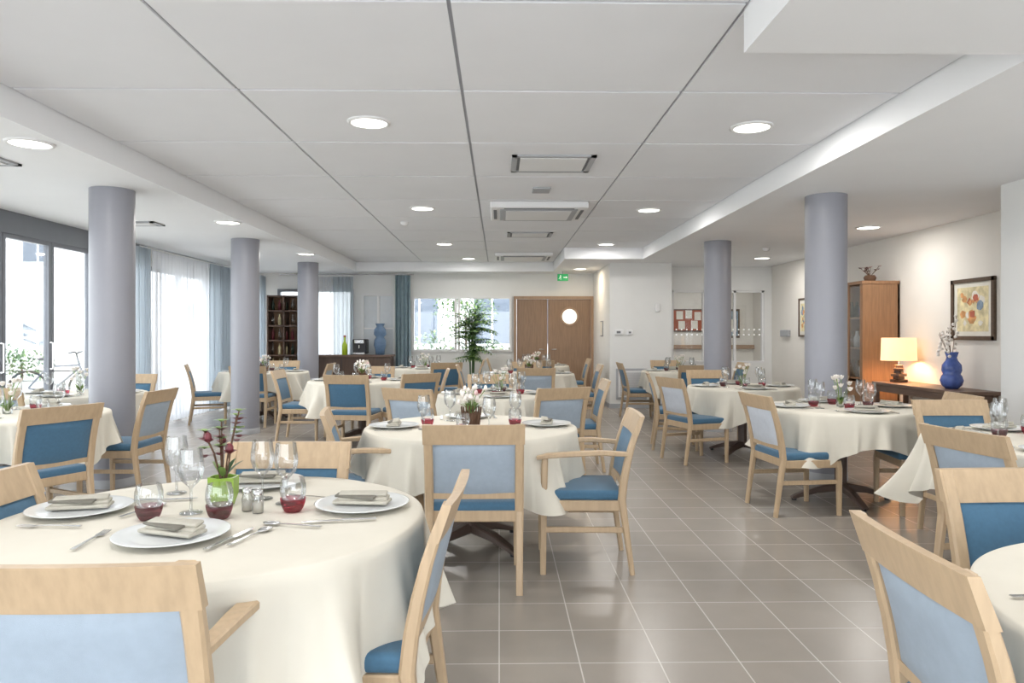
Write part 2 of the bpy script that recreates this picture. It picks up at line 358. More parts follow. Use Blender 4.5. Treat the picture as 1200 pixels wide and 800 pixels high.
curtain('teal_curtain',(-2.18,15.3),(-1.87,15.3),0.03,2.58,4,0.05,'teal')
b=MB(); b.tube([(-4.95,9.9,2.58),(-4.95,15.3,2.58)],0.012,'steel'); b.tube([(-4.6,15.33,2.6),(-1.8,15.33,2.6)],0.012,'steel'); b.obj('curtain_rail')

# ------------------------------------------------------------------ ceiling fixtures
b=MB(); b.lathe([(0.0001,-0.008),(0.125,-0.008)],(0,0,0),'lampw',40); b.lathe([(0.122,-0.006),(0.126,-0.014),(0.148,-0.01),(0.15,0.0)],(0,0,0),'white',40); dm=b.mesh('recessed_downlight')
DL=[(-0.907,5.07,ZT,22),(1.8,5.14,ZT,22),(-0.9,8.53,ZT,20),(1.78,8.6,ZT,16),(-0.9,11.9,ZT,18),(1.76,11.9,ZT,12),(-0.9,1.7,ZT,13),(-3.16,4.94,ZL,18),(-3.12,8.4,ZL,20),(-3.1,11.7,ZL,20),(4.45,8.67,ZL,15),(4.45,12.2,ZL,13),(-3.16,1.6,ZL,14),(1.8,1.5,ZL,12),(3.4,3.2,ZL,14),(-0.6,14.2,ZT,12),(1.6,14.3,ZL,10),(4.6,15.8,ZL,20)]  # last entry: unseen lamp added to light the corridor behind the partition
for i,(x,y,z,e) in enumerate(DL):
    inst('recessed_downlight',dm,(x,y,z))
    l=bpy.data.lights.new('downlight_lamp','AREA'); l.shape='DISK'; l.size=0.24; l.energy=e; l.color=(1,0.97,0.93) if i!=16 else (1,0.8,0.55)
    o=bpy.data.objects.new('downlight_lamp',l); o.location=(x,y,z-0.02); COL.objects.link(o)
def cassette(x,y,w,d,z,drop):
    b=MB(); b.bb(-w/2,w/2,-d/2,d/2,-drop,0,'white',bev=0.01)
    b.bb(-w*0.4,w*0.4,-d*0.4,d*0.4,-drop-0.012,-drop,'vent',bev=0.004)
    b.bb(-w*0.34,w*0.34,-d*0.34,d*0.34,-drop-0.018,-drop-0.01,'white',bev=0.004)
    for s in (-1,1):
        b.bb(-w*0.36,w*0.36,s*d*0.43-0.02,s*d*0.43+0.02,-drop-0.006,-drop+0.001,'ventd')
        b.bb(s*w*0.45-0.018,s*w*0.45+0.018,-d*0.33,d*0.33,-drop-0.006,-drop+0.001,'ventd')
    b.obj('air_conditioning_cassette',(x,y,z))
cassette(0.45,8.55,1.1,0.95,ZT,0.07); cassette(0.45,13.6,1.05,0.9,ZT,0.06)
def grille(x,y,w,d,z):
    b=MB(); fw=0.045
    b.bb(-w/2,w/2,-d/2,-d/2+fw,-0.015,0,'vent'); b.bb(-w/2,w/2,d/2-fw,d/2,-0.015,0,'vent'); b.bb(-w/2,-w/2+fw,-d/2,d/2,-0.015,0,'vent'); b.bb(w/2-fw,w/2,-d/2,d/2,-0.015,0,'vent')
    b.bb(-w/2+0.07,w/2-0.07,-d/2+0.07,d/2-0.07,-0.018,0,'white')
    b.bb(-w/2+0.04,w/2-0.04,-d/2+0.04,d/2-0.04,-0.006,0,'ventd')
    b.obj('ceiling_vent',(x,y,z))
grille(0.456,6.27,0.7,0.6,ZT); grille(0.45,10.75,0.66,0.5,ZT); grille(-3.9,5.4,0.55,0.35,ZL); grille(-4.2,8.5,0.5,0.3,ZL)
b=MB(); b.bb(-0.09,0.09,-0.12,0.12,-0.02,0,'vent',bev=0.005); b.obj('ceiling_speaker',(0.43,7.4,ZT))
b=MB(); b.lathe([(0.0001,-0.05),(0.03,-0.05),(0.05,-0.03),(0.055,0)],(0,0,0),'white',20); sm=b.mesh('smoke_detector'); inst('smoke_detector',sm,(-1.25,9.6,ZT)); inst('smoke_detector',sm,(-4.1,3.9,ZL)); inst('smoke_detector',sm,(4.0,10.8,ZL))

# ------------------------------------------------------------------ chair
def chair_mesh(arm,rear):
    b=MB()
    sx=0.235
    def yb(z):
        if z<0.42: return -0.275+0.06*(z/0.42)
        t=(z-0.42)/0.46; return -0.215-0.035*t-0.075*t*t
    for s in (-1,1):
        zs=[0,0.15,0.3,0.42,0.52,0.62,0.72,0.80,0.885]
        b.beam([(s*sx,yb(z),z) for z in zs],[0.034,0.036,0.04,0.045,0.046,0.046,0.046,0.046,0.044],[0.028,0.032,0.038,0.044,0.042,0.038,0.034,0.03,0.026],'beech')
        ft=0.66 if arm else 0.41
        b.beam([(s*0.232,0.225,0),(s*0.232,0.225,0.35),(s*0.235,0.215,ft)],[0.032,0.04,0.036],[0.032,0.04,0.036],'beech')
        b.beam([(s*0.232,-0.2,0.385),(s*0.232,0.21,0.385)],0.024,0.06,'beech')
        b.beam([(s*0.232,-0.235,0.25),(s*0.232,0.22,0.25)],0.02,0.032,'beech')
        if arm:
            b.beam([(s*0.24,yb(0.67),0.675),(s*0.255,-0.1,0.685),(s*0.262,0.05,0.68),(s*0.25,0.2,0.668),(s*0.245,0.26,0.655)],[0.036,0.05,0.056,0.052,0.04],[0.026,0.026,0.026,0.026,0.02],'beech')
    b.beam([(-0.23,0.22,0.385),(0.23,0.22,0.385)],0.06,0.024,'beech',side=(0,0,1))
    b.beam([(-0.23,-0.21,0.395),(0.23,-0.21,0.395)],0.06,0.024,'beech',side=(0,0,1))
    b.box((0,0.015,0.44),(0.47,0.47,0.06),'blue',bev=0.022,seg=3,smooth=True)
    def rail(z,h,th,k,x=0.26,bow=0.02,yo=0):
        N=8; vs=[];fs=[]
        for i in range(N+1):
            u=-1+2*i/N; xx=u*x; y=-bow*(1-u*u)+yo
            for (dz,dy) in ((-h/2,-th/2),(h/2,-th/2+0.003),(h/2,th/2-0.003),(-h/2,th/2)):
                vs.append((xx,yb(z+dz)+y+dy,z+dz))
        for i in range(N):
            for j in range(4): fs.append([i*4+j,i*4+(j+1)%4,(i+1)*4+(j+1)%4,(i+1)*4+j])
        fs.append([0,1,2,3]); fs.append([N*4+3,N*4+2,N*4+1,N*4])
        b.add(vs,fs,k)
    rail(0.835,0.105,0.032,'beech',0.262,0.012)
    rail(0.505,0.03,0.026,'beech',0.225,0.006)
    for side,k,off in ((1,'blue',0.004),(-1,rear,-0.004)):
        vs=[];fs=[];NX=10;NZ=8
        for j in range(NZ+1):
            for i in range(NX+1):
                u=-1+2*i/NX; w=-1+2*j/NZ; z=0.65+0.136*w
                puff=0.016*(1-u**6)*(1-w**6)
                vs.append((u*0.214,yb(z)-0.012*(1-u*u)+off+side*puff,z))
        for j in range(NZ):
            for i in range(NX):
                fs.append([j*(NX+1)+i,j*(NX+1)+i+1,(j+1)*(NX+1)+i+1,(j+1)*(NX+1)+i])
        b.add(vs,fs,k,True)
    return b.mesh('dining_chair' if not arm else 'dining_armchair')
CH={}
for arm in (0,1):
    for r in ('backlt','blue','backwh'): CH[(arm,r)]=chair_mesh(arm,r)
def chair(x,y,deg,arm=0,r='backlt'):
    inst('dining_armchair' if arm else 'dining_chair',CH[(arm,r)],(x,y,0),math.radians(deg))
# ------------------------------------------------------------------ tables
def table_mesh(R):
    b=MB(); b.lathe([(0.0001,0.72),(R-0.01,0.72),(R,0.73),(R,0.745),(R-0.005,0.75),(0.0001,0.75)],(0,0,0),'top',64)
    b.lathe([(0.0001,0.10),(0.05,0.10),(0.05,0.66),(0.09,0.70),(0.25,0.72)],(0,0,0),'ped',8,smooth=False)
    for i in range(4):
        a=i*pi/2; d=Vector((math.cos(a),math.sin(a),0)); sd=(-d.y,d.x,0)
        b.beam([d*0.02+Vector((0,0,0.11)),d*0.2+Vector((0,0,0.085)),d*0.36+Vector((0,0,0.035)),d*0.4+Vector((0,0,0.02))],[0.07,0.065,0.055,0.05],[0.07,0.05,0.03,0.02],'ped',side=sd)
        b.lathe([(0.02,0),(0.02,0.02)],d*0.38,'black',10)
    return b.mesh('dining_table')
def cloth_mesh(R,a,seed,p=4.2,deep=1.0):
    rnd=random.Random(seed); NT=480; K=16; b=MB(); vs=[];fs=[]
    ph=[rnd.uniform(0,2*pi) for _ in range(8)]
    Rc=R+0.006
    rr=[0.0,0.25,0.5,0.75,0.9,0.985,1.0]
    rings=[]
    for ti in range(len(rr)):
        ring=[]
        for j in range(NT):
            th=2*pi*j/NT; r=max(1e-4,rr[ti]*Rc); z=0.7535 if ti<6 else 0.750
            z+=0.0012*math.sin(9*th+r*20+ph[0])*rr[ti]*(ti<6)+0.001
            ring.append((r*math.cos(th),r*math.sin(th),z))
        rings.append(ring)
    prof=[]
    for j in range(NT):
        th=2*pi*j/NT
        c=abs(math.cos(th));s_=abs(math.sin(th))
        L=a/((c**p+s_**p)**(1/p))-Rc
        q1=17*th+2.2*math.sin(2*th+ph[1])+1.3*math.sin(5*th+ph[5])+ph[2]
        w1=(0.5+0.5*math.sin(q1+0.7*math.sin(q1)))**2
        q2=31*th+1.4*math.sin(3*th+ph[3])+ph[4]
        w2=(0.5+0.5*math.sin(q2))**2
        ampm=0.7+0.3*math.sin(3*th+ph[6])
        dd=abs(((th)%(pi/2))-pi/4)
        cone=math.exp(-(dd/0.11)**2); valley=math.exp(-((dd-0.23)/0.08)**2)
        fold=0.105*w1*ampm*deep+0.022*w2*deep
        prof.append((L,0.02+0.36*cone-0.16*valley,fold*(1-0.6*valley),th,q1))
    for t in range(1,K+1):
        tt=t/K; ring=[]
        for (L,sl,fold,th,q1) in prof:
            dl=L*tt; g=tt**1.1
            o=0.004+max(0.0,dl*max(-0.02,sl)*(0.3+0.7*tt))+fold*g
            sw=0.03*math.sin(4*th+ph[7])*tt*tt+0.016*math.cos(q1)*g
            z=0.750-math.sqrt(max(1e-6,dl*dl-min(0.4*dl*dl,(o-0.004)**2*0.7)))
            ring.append(((Rc+o)*math.cos(th+sw),(Rc+o)*math.sin(th+sw),z))
        rings.append(ring)
    for r in rings: vs+=r
    for i in range(len(rings)-1):
        for j in range(NT): fs.append([i*NT+j,i*NT+(j+1)%NT,(i+1)*NT+(j+1)%NT,(i+1)*NT+j])
    b.add(vs,fs,'cloth',True); return b.mesh('tablecloth')
TM={};CM={}
for R in (0.67,0.6): TM[R]=table_mesh(R); CM[R]=[cloth_mesh(R,R+0.25,s,deep=0.85 if R==0.67 else 0.7) for s in (1,2,3)]
CM['big']=cloth_mesh(0.67,0.67+0.34,11,6.5,1.1)
# ------------------------------------------------------------------ tableware
b=MB(); b.lathe([(0.0001,0.004),(0.09,0.004),(0.1,0.0),(0.105,0.002),(0.12,0.008),(0.158,0.016),(0.16,0.018),(0.156,0.019),(0.112,0.010),(0.1,0.008),(0.0001,0.008)],(0,0,0),'china',48); PL=b.mesh('dinner_plate')
b=MB(); b.box((0,0,0.014),(0.19,0.075,0.012),'napkin',bev=0.005,seg=2,smooth=True); b.box((0.004,0.008,0.024),(0.17,0.055,0.012),'napkin',rot=(0.08,0,0.05),bev=0.005,seg=2,smooth=True)
b.box((-0.02,-0.012,0.032),(0.14,0.034,0.008),'napdk',rot=(0.1,0.03,-0.12),bev=0.003,seg=2,smooth=True); b.box((0.0,0.012,0.036),(0.165,0.042,0.012),'napkin',rot=(0.12,0,0.1),bev=0.005,seg=2,smooth=True); NP=b.mesh('folded_napkin')
b=MB(); b.beam([(0,-0.1,0.004),(0,0.0,0.005),(0,0.035,0.004)],[0.014,0.007,0.007],[0.003,0.003,0.002],'steel'); b.beam([(0,0.03,0.004),(0,0.05,0.002),(0,0.06,0.002)],[0.008,0.024,0.025],[0.002,0.002,0.002],'steel')
for i in range(4): b.beam([(-0.0105+i*0.007,0.058,0.002),(-0.0095+i*0.0063,0.1,0.004)],0.0035,0.002,'steel')
FK=b.mesh('fork')
b=MB(); b.beam([(0,-0.11,0.004),(0,0.0,0.005)],[0.015,0.013],[0.005,0.005],'steel'); b.beam([(0,0,0.004),(0.002,0.02,0.004),(0.002,0.1,0.004),(-0.003,0.12,0.004)],[0.012,0.019,0.018,0.004],0.002,'steel'); KN=b.mesh('table_knife')
b=MB(); b.beam([(0,-0.1,0.004),(0,0.0,0.005),(0,0.045,0.004)],[0.014,0.007,0.006],[0.003,0.003,0.002],'steel'); b.sph((0,0.07,0.005),(0.018,0.03,0.005),'steel',14,6); SP=b.mesh('spoon')
b=MB(); b.lathe([(0.0001,0.002),(0.036,0.001),(0.036,0.003),(0.008,0.007),(0.004,0.015),(0.004,0.08),(0.012,0.09),(0.033,0.112),(0.041,0.142),(0.040,0.17),(0.034,0.212)],(0,0,0),'glass',28); WG=b.mesh('wine_glass')
def tumbler(k):
    b=MB(); b.lathe([(0.024,0.03),(0.036,0.04),(0.043,0.065),(0.042,0.09),(0.036,0.112)],(0,0,0),'glass',28)
    b.lathe([(0.0001,0.0),(0.026,0.0),(0.034,0.012),(0.04,0.03),(0.042,0.045)],(0,0,0),k,28); b.lathe([(0.0001,0.014),(0.035,0.016)],(0,0,0),k,28); return b.mesh('tumbler_glass')
TG=tumbler('redg'); TP=tumbler('plumg')
b=MB(); b.lathe([(0.0001,0),(0.018,0),(0.019,0.04),(0.014,0.06)],(0,0,0),'glass',14); b.lathe([(0.0001,0.002),(0.015,0.002),(0.015,0.035),(0.0001,0.035)],(0,0,0),'paper',12); b.lathe([(0.015,0.06),(0.016,0.075),(0.0001,0.08)],(0,0,0),'steel',14); SH=b.mesh('salt_shaker')
def bouquet(kind,seed):
    r=random.Random(seed); b=MB()
    pot={'lime':'lime','basket':'twig','tulip':'glass'}[kind]
    if kind=='lime':
        b.lathe([(0.0001,0),(0.036,0),(0.05,0.04),(0.052,0.1),(0.047,0.1),(0.04,0.03),(0.0001,0.03)],(0,0,0),pot,6,smooth=False); b.lathe([(0.0001,0.085),(0.047,0.085)],(0,0,0),'leafl',6); h0=0.09
    elif kind=='basket':
        b.lathe([(0.0001,0),(0.05,0),(0.06,0.09),(0.055,0.09),(0.045,0.02)],(0,0,0),pot,16); h0=0.08
        for i in range(18):
            a=2*pi*i/18; b.tube([(0.052*math.cos(a),0.052*math.sin(a),0),(0.065*math.cos(a+.2),0.065*math.sin(a+.2),0.12+0.02*r.random())],0.004,'twig',5)
    else:
        b.lathe([(0.0001,0.001),(0.03,0.001),(0.035,0.03),(0.025,0.09),(0.034,0.12)],(0,0,0),pot,20); h0=0.02
    nst={'lime':10,'basket':24,'tulip':9}[kind]
    for i in range(nst):
        a=r.uniform(0,2*pi); sp=r.uniform(0.02,0.1); H=r.uniform(0.14,0.24) if kind!='lime' else r.uniform(0.14,0.34)
        if kind=='lime': sp*=0.75
        p0=Vector((0.01*math.cos(a),0.01*math.sin(a),h0)); p2=Vector((sp*math.cos(a),sp*math.sin(a),H)); p1=(p0+p2)/2+Vector((0,0,0.02))
        b.tube([p0,p1,p2],0.0025,'leafl' if kind!='lime' else 'twig',5)
        fk={'lime':r.choice(['petal','burg','burg','burg']),'basket':r.choice(['petal','pink','petal','petal']),'tulip':'petal'}[kind]
        if kind=='lime' and H>0.25:
            for q in range(4):
                pp=p2-Vector((0,0,0.03*q))
                for w in range(4):
                    an=w*pi/2+q; b.leaf(pp,(math.cos(an),math.sin(an),0.7),0.034,0.022,'burg' if q%2 else 'leafl',droop=0.4)
        else:
            for w in range(6):
                an=w*pi/3+a; b.leaf(p2-Vector((0,0,0.008)),(math.cos(an),math.sin(an),1.3),0.038,0.028,fk,droop=-0.1 if kind=='tulip' else 0.5)
            b.sph(p2+Vector((0,0,0.01)),(0.012,0.012,0.018),fk,8,5)
    for i in range(12 if kind!='lime' else 5):
        a=r.uniform(0,2*pi); b.leaf((0,0,h0),(math.cos(a)*0.7,math.sin(a)*0.7,r.uniform(0.6,1.6)),r.uniform(0.1,0.15),0.022,r.choice(['leaf','leafl']),droop=0.35)
    return b.mesh('flower_arrangement')
BQ={k:bouquet(k,i+3) for i,k in enumerate(('lime','basket','tulip'))}
ZC=0.757
def table(x,y,R,rot=0,cloth=0,angles=(0,90,180,270),bq='tulip',set_=True,base=45,big=False):
    inst('dining_table',TM[R],(x,y,0),math.radians(base))
    inst('tablecloth',CM['big'] if big else CM[R][cloth%3],(x,y,0),math.radians(rot))
    if bq: inst('flower_arrangement',BQ[bq],(x,y,ZC),random.uniform(0,6))
    if not set_: return
    for q in angles:
        a=math.radians(q); d=Vector((math.cos(a),math.sin(a),0)); t=Vector((-d.y,d.x,0)); c=Vector((x,y,ZC))
        rz=a+pi/2
        p=c+d*(R-0.18); inst('dinner_plate',PL,p); inst('folded_napkin',NP,p+Vector((0,0,0.006)),rz+random.uniform(-.3,.3))
        inst('fork',FK,p-t*0.19+d*0.0,rz); inst('table_knife',KN,p+t*0.185,rz)
        g=c+d*(R-0.37)+t*0.13; inst('wine_glass',WG,g); g2=c+d*(R-0.39)-t*0.03; inst('tumbler_glass',random.choice([TG,TP]),g2)
# --- table 1 (foreground left) with hand placed setting
T1=(-0.93,2.39)
table(T1[0],T1[1],0.67,rot=0,big=True,bq=None,set_=False)
for (x,y,nr) in [(-0.952,2.13,-0.35),(-0.47,2.5,-0.1),(-1.4,2.45,0.2),(-0.93,2.87,0.1)]:
    inst('dinner_plate',PL,(x,y,ZC)); inst('folded_napkin',NP,(x,y,ZC+0.006),nr)
for (m,n,x,y,r) in [(FK,'fork',-1.17,2.1,0.05),(KN,'table_knife',-0.775,2.1,-0.25),(SP,'spoon',-0.725,2.13,-0.3),(FK,'fork',-0.68,2.64,1.2),(KN,'table_knife',-0.5,2.3,1.75),
                    (SP,'spoon',-0.64,2.25,1.3),(FK,'fork',-1.38,2.25,1.5),(KN,'table_knife',-1.2,2.6,-1.4),(SP,'spoon',-1.19,2.45,-0.3)]: inst(n,m,(x,y,ZC+0.001),r)
for (m,n,x,y) in [(TP,'tumbler_glass',-1.12,2.34),(WG,'wine_glass',-1.02,2.42),(TP,'tumbler_glass',-0.9,2.35),(TG,'tumbler_glass',-0.69,2.44),(WG,'wine_glass',-0.745,2.55),(WG,'wine_glass',-0.85,2.62),(WG,'wine_glass',-1.2,2.72),(SH,'salt_shaker',-0.80,2.42),(SH,'pepper_shaker',-0.845,2.45)]: inst(n,m,(x,y,ZC))
inst('flower_arrangement',BQ['lime'],(-0.955,2.53,ZC),0.5)
chair(-0.876,1.80,1,1); chair(-0.455,2.24,87); chair(-1.36,2.38,-90); chair(-0.895,2.79,180)
# --- table 2
table(-0.18,4.67,0.67,rot=-4,cloth=1,bq='basket',angles=(5,95,185,268))
chair(-0.13,4.02,0); chair(0.48,4.3,88,1); chair(-0.72,4.42,-80,1)
# B tables
table(0.0,7.2,0.6,rot=20,cloth=2,bq='tulip'); chair(-0.62,6.42,-30); chair(0.42,6.5,25); chair(0.75,7.3,90); chair(-0.1,7.95,180)
table(-1.75,9.3,0.67,rot=5,cloth=0,bq='basket'); chair(-2.5,9.3,-90,0,'backwh'); chair(-1.68,8.5,-8,0,'blue'); chair(-1.1,8.72,38,0,'blue'); chair(-1.75,10.05,180); chair(-1.0,9.55,95)
table(0.45,10.9,0.67,rot=30,cloth=1,bq='basket'); chair(0.5,10.12,0); chair(1.2,10.9,90); chair(0.45,11.68,180); chair(-0.3,10.9,-90)
table(-1.3,12.7,0.6,rot=10,cloth=2,bq='tulip'); chair(-0.95,11.98,20,0,'blue'); chair(-2.0,12.6,-90); chair(-0.6,12.8,90)
table(0.7,13.6,0.6,rot=0,cloth=0,bq='basket'); chair(0.1,13.6,-90); chair(1.35,13.5,90); chair(0.7,12.9,0,0,'blue')
# left tables
table(-3.65,5.45,0.67,rot=20,cloth=2,bq='tulip'); chair(-3.12,6.08,88); chair(-3.08,4.86,62,0,'blue')
table(-4.2,7.35,0.6,rot=0,cloth=1,bq='tulip'); chair(-4.2,8.1,180); chair(-4.35,6.6,0)
table(-3.7,11.5,0.67,rot=15,cloth=0,bq='basket'); chair(-4.4,11.1,-70,0,'blue'); chair(-2.95,11.4,90); chair(-3.6,10.75,0,0,'blue'); chair(-3.7,12.25,180)
# right tables
table(1.74,1.42,0.67,rot=0,cloth=1,bq=None); chair(1.245,1.61,-93); chair(1.76,2.13,180)
table(3.1,3.95,0.67,rot=12,cloth=2,bq='tulip',angles=(90,150,230,320)); chair(2.55,3.52,-80); chair(3.15,4.7,180)
table(2.78,5.86,0.6,rot=0,cloth=0,bq='tulip',base=0); chair(2.28,5.56,-84,0,'backwh'); chair(3.24,5.54,84)
table(2.75,8.15,0.6,rot=10,cloth=1,bq='tulip'); chair(2.1,7.72,-72,0,'backwh'); chair(2.65,8.9,180); chair(3.5,8.15,90); chair(2.1,8.6,-100,0,'blue')
table(2.9,11.6,0.6,rot=0,cloth=2,bq='tulip'); chair(2.25,11.6,-90,0,'blue'); chair(2.9,10.95,0,0,'blue'); chair(3.6,11.6,90); chair(2.9,12.3,180)

# ------------------------------------------------------------------ right wall furniture
b=MB(); x0,x1,y0,y1=4.72,5.2,9.34,10.15
b.bb(x0,x1,y0,y0+0.025,0.0,2.02,'cab'); b.bb(x0,x1,y1-0.025,y1,0,2.02,'cab'); b.bb(x1-0.02,x1,y0,y1,0,2.02,'cab'); b.bb(x0-0.01,x1,y0-0.01,y1+0.01,2.0,2.04,'cab'); b.bb(x0,x1,y0,y1,0.04,0.08,'cab')
for z in (0.75,1.15,1.55): b.bb(x0+0.03,x1-0.02,y0+0.025,y1-0.025,z,z+0.02,'cab')
b.bb(x0,x0+0.02,y0+0.03,y1-0.03,0.08,0.72,'cab')
b.bb(x0-0.002,x0+0.02,y0+0.02,y0+0.07,0.75,2.0,'cab'); b.bb(x0-0.002,x0+0.02,y1-0.07,y1-0.02,0.75,2.0,'cab'); b.bb(x0-0.002,x0+0.02,(y0+y1)/2-0.03,(y0+y1)/2+0.03,0.75,2.0,'cab')
b.bb(x0+0.006,x0+0.01,y0+0.05,y1-0.05,0.78,1.98,'pane')
rr=random.Random(4)
for z in (0.77,1.17,1.57):
    for i in range(5):
        yy=y0+0.1+i*0.15; b.lathe([(0.0001,0),(0.04,0),(0.045,0.12),(0.02,0.18),(0.02,0.22)],(x0+0.2,yy,z),rr.choice(['china','bluev','book1','glass']),12)
b.obj('glass_display_cabinet')
b=MB(); b.lathe([(0.0001,0),(0.06,0),(0.08,0.06),(0.06,0.09),(0.0001,0.09)],(0,0,0),'twig',14)
for i in range(14):
    a=rr.uniform(0,2*pi); s=rr.uniform(0.05,0.16); H=rr.uniform(0.14,0.22); b.tube([(0,0,0.07),(s*math.cos(a),s*math.sin(a),H)],0.003,'twig',5)
    for w in range(5): b.leaf((s*math.cos(a),s*math.sin(a),H-0.01),(math.cos(w*1.25),math.sin(w*1.25),0.8),0.045,0.035,rr.choice(['burg','petal','pink']))
b.obj('dried_flower_basket',(4.95,9.6,2.04))
# console
b=MB(); X0,X1,A0,A1=4.74,5.19,7.4,9.15
b.bb(X0,X1,A0,A1,0.71,0.75,'console',bev=0.005); b.bb(X0+0.03,X1-0.03,A0+0.04,A1-0.04,0.63,0.71,'console')
for x in (X0+0.04,X1-0.04):
    for y in (A0+0.05,A1-0.05): b.box((x,y,0.355),(0.05,0.05,0.71),'console',taper=0.7)
b.bb(X0+0.04,X1-0.04,A0+0.05,A1-0.05,0.18,0.2,'console')
b.obj('console_table')
b=MB()
for i in range(6): b.box((0,0,0.02+i*0.036),(0.17-0.06*(i%2),0.11-0.03*(i%2),0.034),'dkw',rot=(0,0,0.25*i),bev=0.005)
b.tube([(0,0,0.2),(0,0,0.3)],0.01,'steel'); b.lathe([(0.215,0.27),(0.205,0.55)],(0,0,0),'shade',32,sc=(1,0.75,1)); b.lathe([(0.0001,0.54),(0.205,0.54)],(0,0,0),'shade',32,sc=(1,0.75,1)) 
b.obj('table_lamp',(4.95,8.9,0.75))
l=bpy.data.lights.new('table_lamp_bulb','POINT'); l.energy=12; l.color=(1,0.7,0.42); l.shadow_soft_size=0.05
o=bpy.data.objects.new('table_lamp_bulb',l); o.location=(4.95,8.9,1.13); COL.objects.link(o)
b=MB(); b.lathe([(0.0001,0),(0.06,0),(0.1,0.04),(0.115,0.09),(0.1,0.14),(0.085,0.16),(0.1,0.2),(0.095,0.26),(0.06,0.31),(0.05,0.34),(0.068,0.4),(0.062,0.4),(0.035,0.34)],(0,0,0),'bluev',32)
for i in range(7):
    a=rr.uniform(0,2*pi); s=rr.uniform(0.03,0.14); H=rr.uniform(0.5,0.8); p2=Vector((s*math.cos(a),s*math.sin(a),H)); b.tube([(0,0,0.3),p2*0.6+Vector((0,0,0.12)),p2],0.003,'twig',5)
    for q in range(6):
        pp=p2*(0.75+0.05*q)+Vector((rr.uniform(-.02,.02),rr.uniform(-.02,.02),0.0)); pp.z=H-0.045*q
        b.sph(pp,0.018,'petal',7,4)
for w in range(5): b.leaf((0,0,0.38),(math.cos(w*1.25),math.sin(w*1.25),1),0.09,0.05,'petal',droop=0.6)
b.obj('blue_vase_with_branches',(4.95,7.85,0.75))
def wallpic(y0,y1,z0,z1,x,fw,name,seed):
    q=random.Random(seed)
    b=MB(); b.bb(x-0.03,x,y0,y1,z0,z0+fw,'goldf'); b.bb(x-0.03,x,y0,y1,z1-fw,z1,'goldf'); b.bb(x-0.03,x,y0,y0+fw,z0,z1,'goldf'); b.bb(x-0.03,x,y1-fw,y1,z0,z1,'goldf')
    b.bb(x-0.015,x,y0+fw,y1-fw,z0+fw,z1-fw,'paper'); W=y1-y0;H=z1-z0; e=x-0.015
    b.bb(e-.002,e,y0+.14*W,y1-.14*W,z0+.14*H,z1-.14*H,'yell')
    for i in range(22):
        cu=q.uniform(.26,.74); cv=q.uniform(.26,.74); n=q.choice([4,5,7,12]); ra=q.uniform(.05,.115); a0=q.uniform(0,6)
        d=0.0025+i*0.0002
        pts=[(e-d,y0+(cu+ra*math.cos(a0+2*pi*j/n)*q.uniform(.6,1))*W,z0+(cv+ra*math.sin(a0+2*pi*j/n)*q.uniform(.6,1))*H) for j in range(n)]
        b.add(pts,[list(range(n))],q.choice(['orange','pblue','paper','pred','yell','paper','orange','orange']))
    b.obj(name)
wallpic(7.52,8.25,1.28,1.96,5.218,0.045,'framed_painting',5); wallpic(11.95,12.5,1.3,1.96,5.218,0.03,'framed_painting',8)
b=MB(); b.bb(5.16,5.22,12.9,13.25,1.3,1.42,'vent',bev=0.01); b.obj('wall_intercom')

# ------------------------------------------------------------------ back-left furniture
b=MB()
for x in (-4.62,-4.3,-3.98): b.bb(x,x+0.03,14.5,14.85,0,2.12,'dkw')
for i in range(8): b.bb(-4.62,-3.95,14.5,14.85,0.02+i*0.295,0.05+i*0.295,'dkw')
b.bb(-4.62,-3.95,14.84,14.86,0,2.12,'cab')
for i in range(7):
    for j in range(5):
        x=-4.54+j*0.13; b.lathe([(0.0001,0),(0.032,0),(0.032,0.14),(0.012,0.18),(0.012,0.22)],(x,14.65,0.05+i*0.295),rr.choice(['book1','burg','glass','yell','paper']),10)
b.obj('wine_shelf')
b=MB(); b.bb(-3.75,-2.2,14.75,15.2,0,0.88,'dkw',bev=0.005); b.bb(-3.78,-2.17,14.7,15.22,0.88,0.92,'console',bev=0.004)
for x in (-3.2,-2.7): b.bb(x,x+0.01,14.745,14.75,0.05,0.85,'black')
b.obj('sideboard')
b=MB(); b.box((0,0,0.17),(0.28,0.3,0.3),'black',bev=0.015); b.box((0,-0.14,0.03),(0.24,0.14,0.04),'steel',bev=0.005); b.box((0,-0.15,0.27),(0.2,0.06,0.08),'steel',bev=0.01); b.tube([(0,-0.17,0.2),(0,-0.17,0.14)],0.012,'steel'); b.obj('coffee_machine',(-2.85,14.98,0.92))
b=MB(); b.lathe([(0.0001,0),(0.055,0),(0.055,0.2),(0.02,0.28),(0.02,0.36)],(0,0,0),'yel',16); b.lathe([(0.024,0.36),(0.024,0.4),(0.0001,0.4)],(0,0,0),'pred',12); b.obj('green_bottle',(-3.15,14.85,0.92))
b=MB(); b.lathe([(0.0001,0),(0.09,0),(0.1,0.1),(0.13,0.2),(0.12,0.3),(0.08,0.36),(0.13,0.42),(0.12,0.52),(0.07,0.58),(0.1,0.64)],(0,0,0),'greyv',24); b.obj('tall_blue_vase',(-2.45,14.97,0.92))
b=MB(); b.lathe([(0.0001,0),(0.05,0),(0.02,0.05),(0.03,0.12),(0.01,0.2)],(0,0,0),'dkw',16); b.lathe([(0.12,0.17),(0.08,0.4)],(0,0,0),'shade',20); b.obj('small_table_lamp',(-4.72,13.95,0.75))
b=MB(); b.lathe([(0.0001,0.72),(0.2,0.72),(0.2,0.75),(0.0001,0.75)],(0,0,0),'dkw',24); b.lathe([(0.02,0.03),(0.02,0.72)],(0,0,0),'dkw',10); b.lathe([(0.15,0),(0.15,0.02),(0.02,0.05)],(0,0,0),'dkw',20); b.obj('side_table',(-4.72,13.95,0))
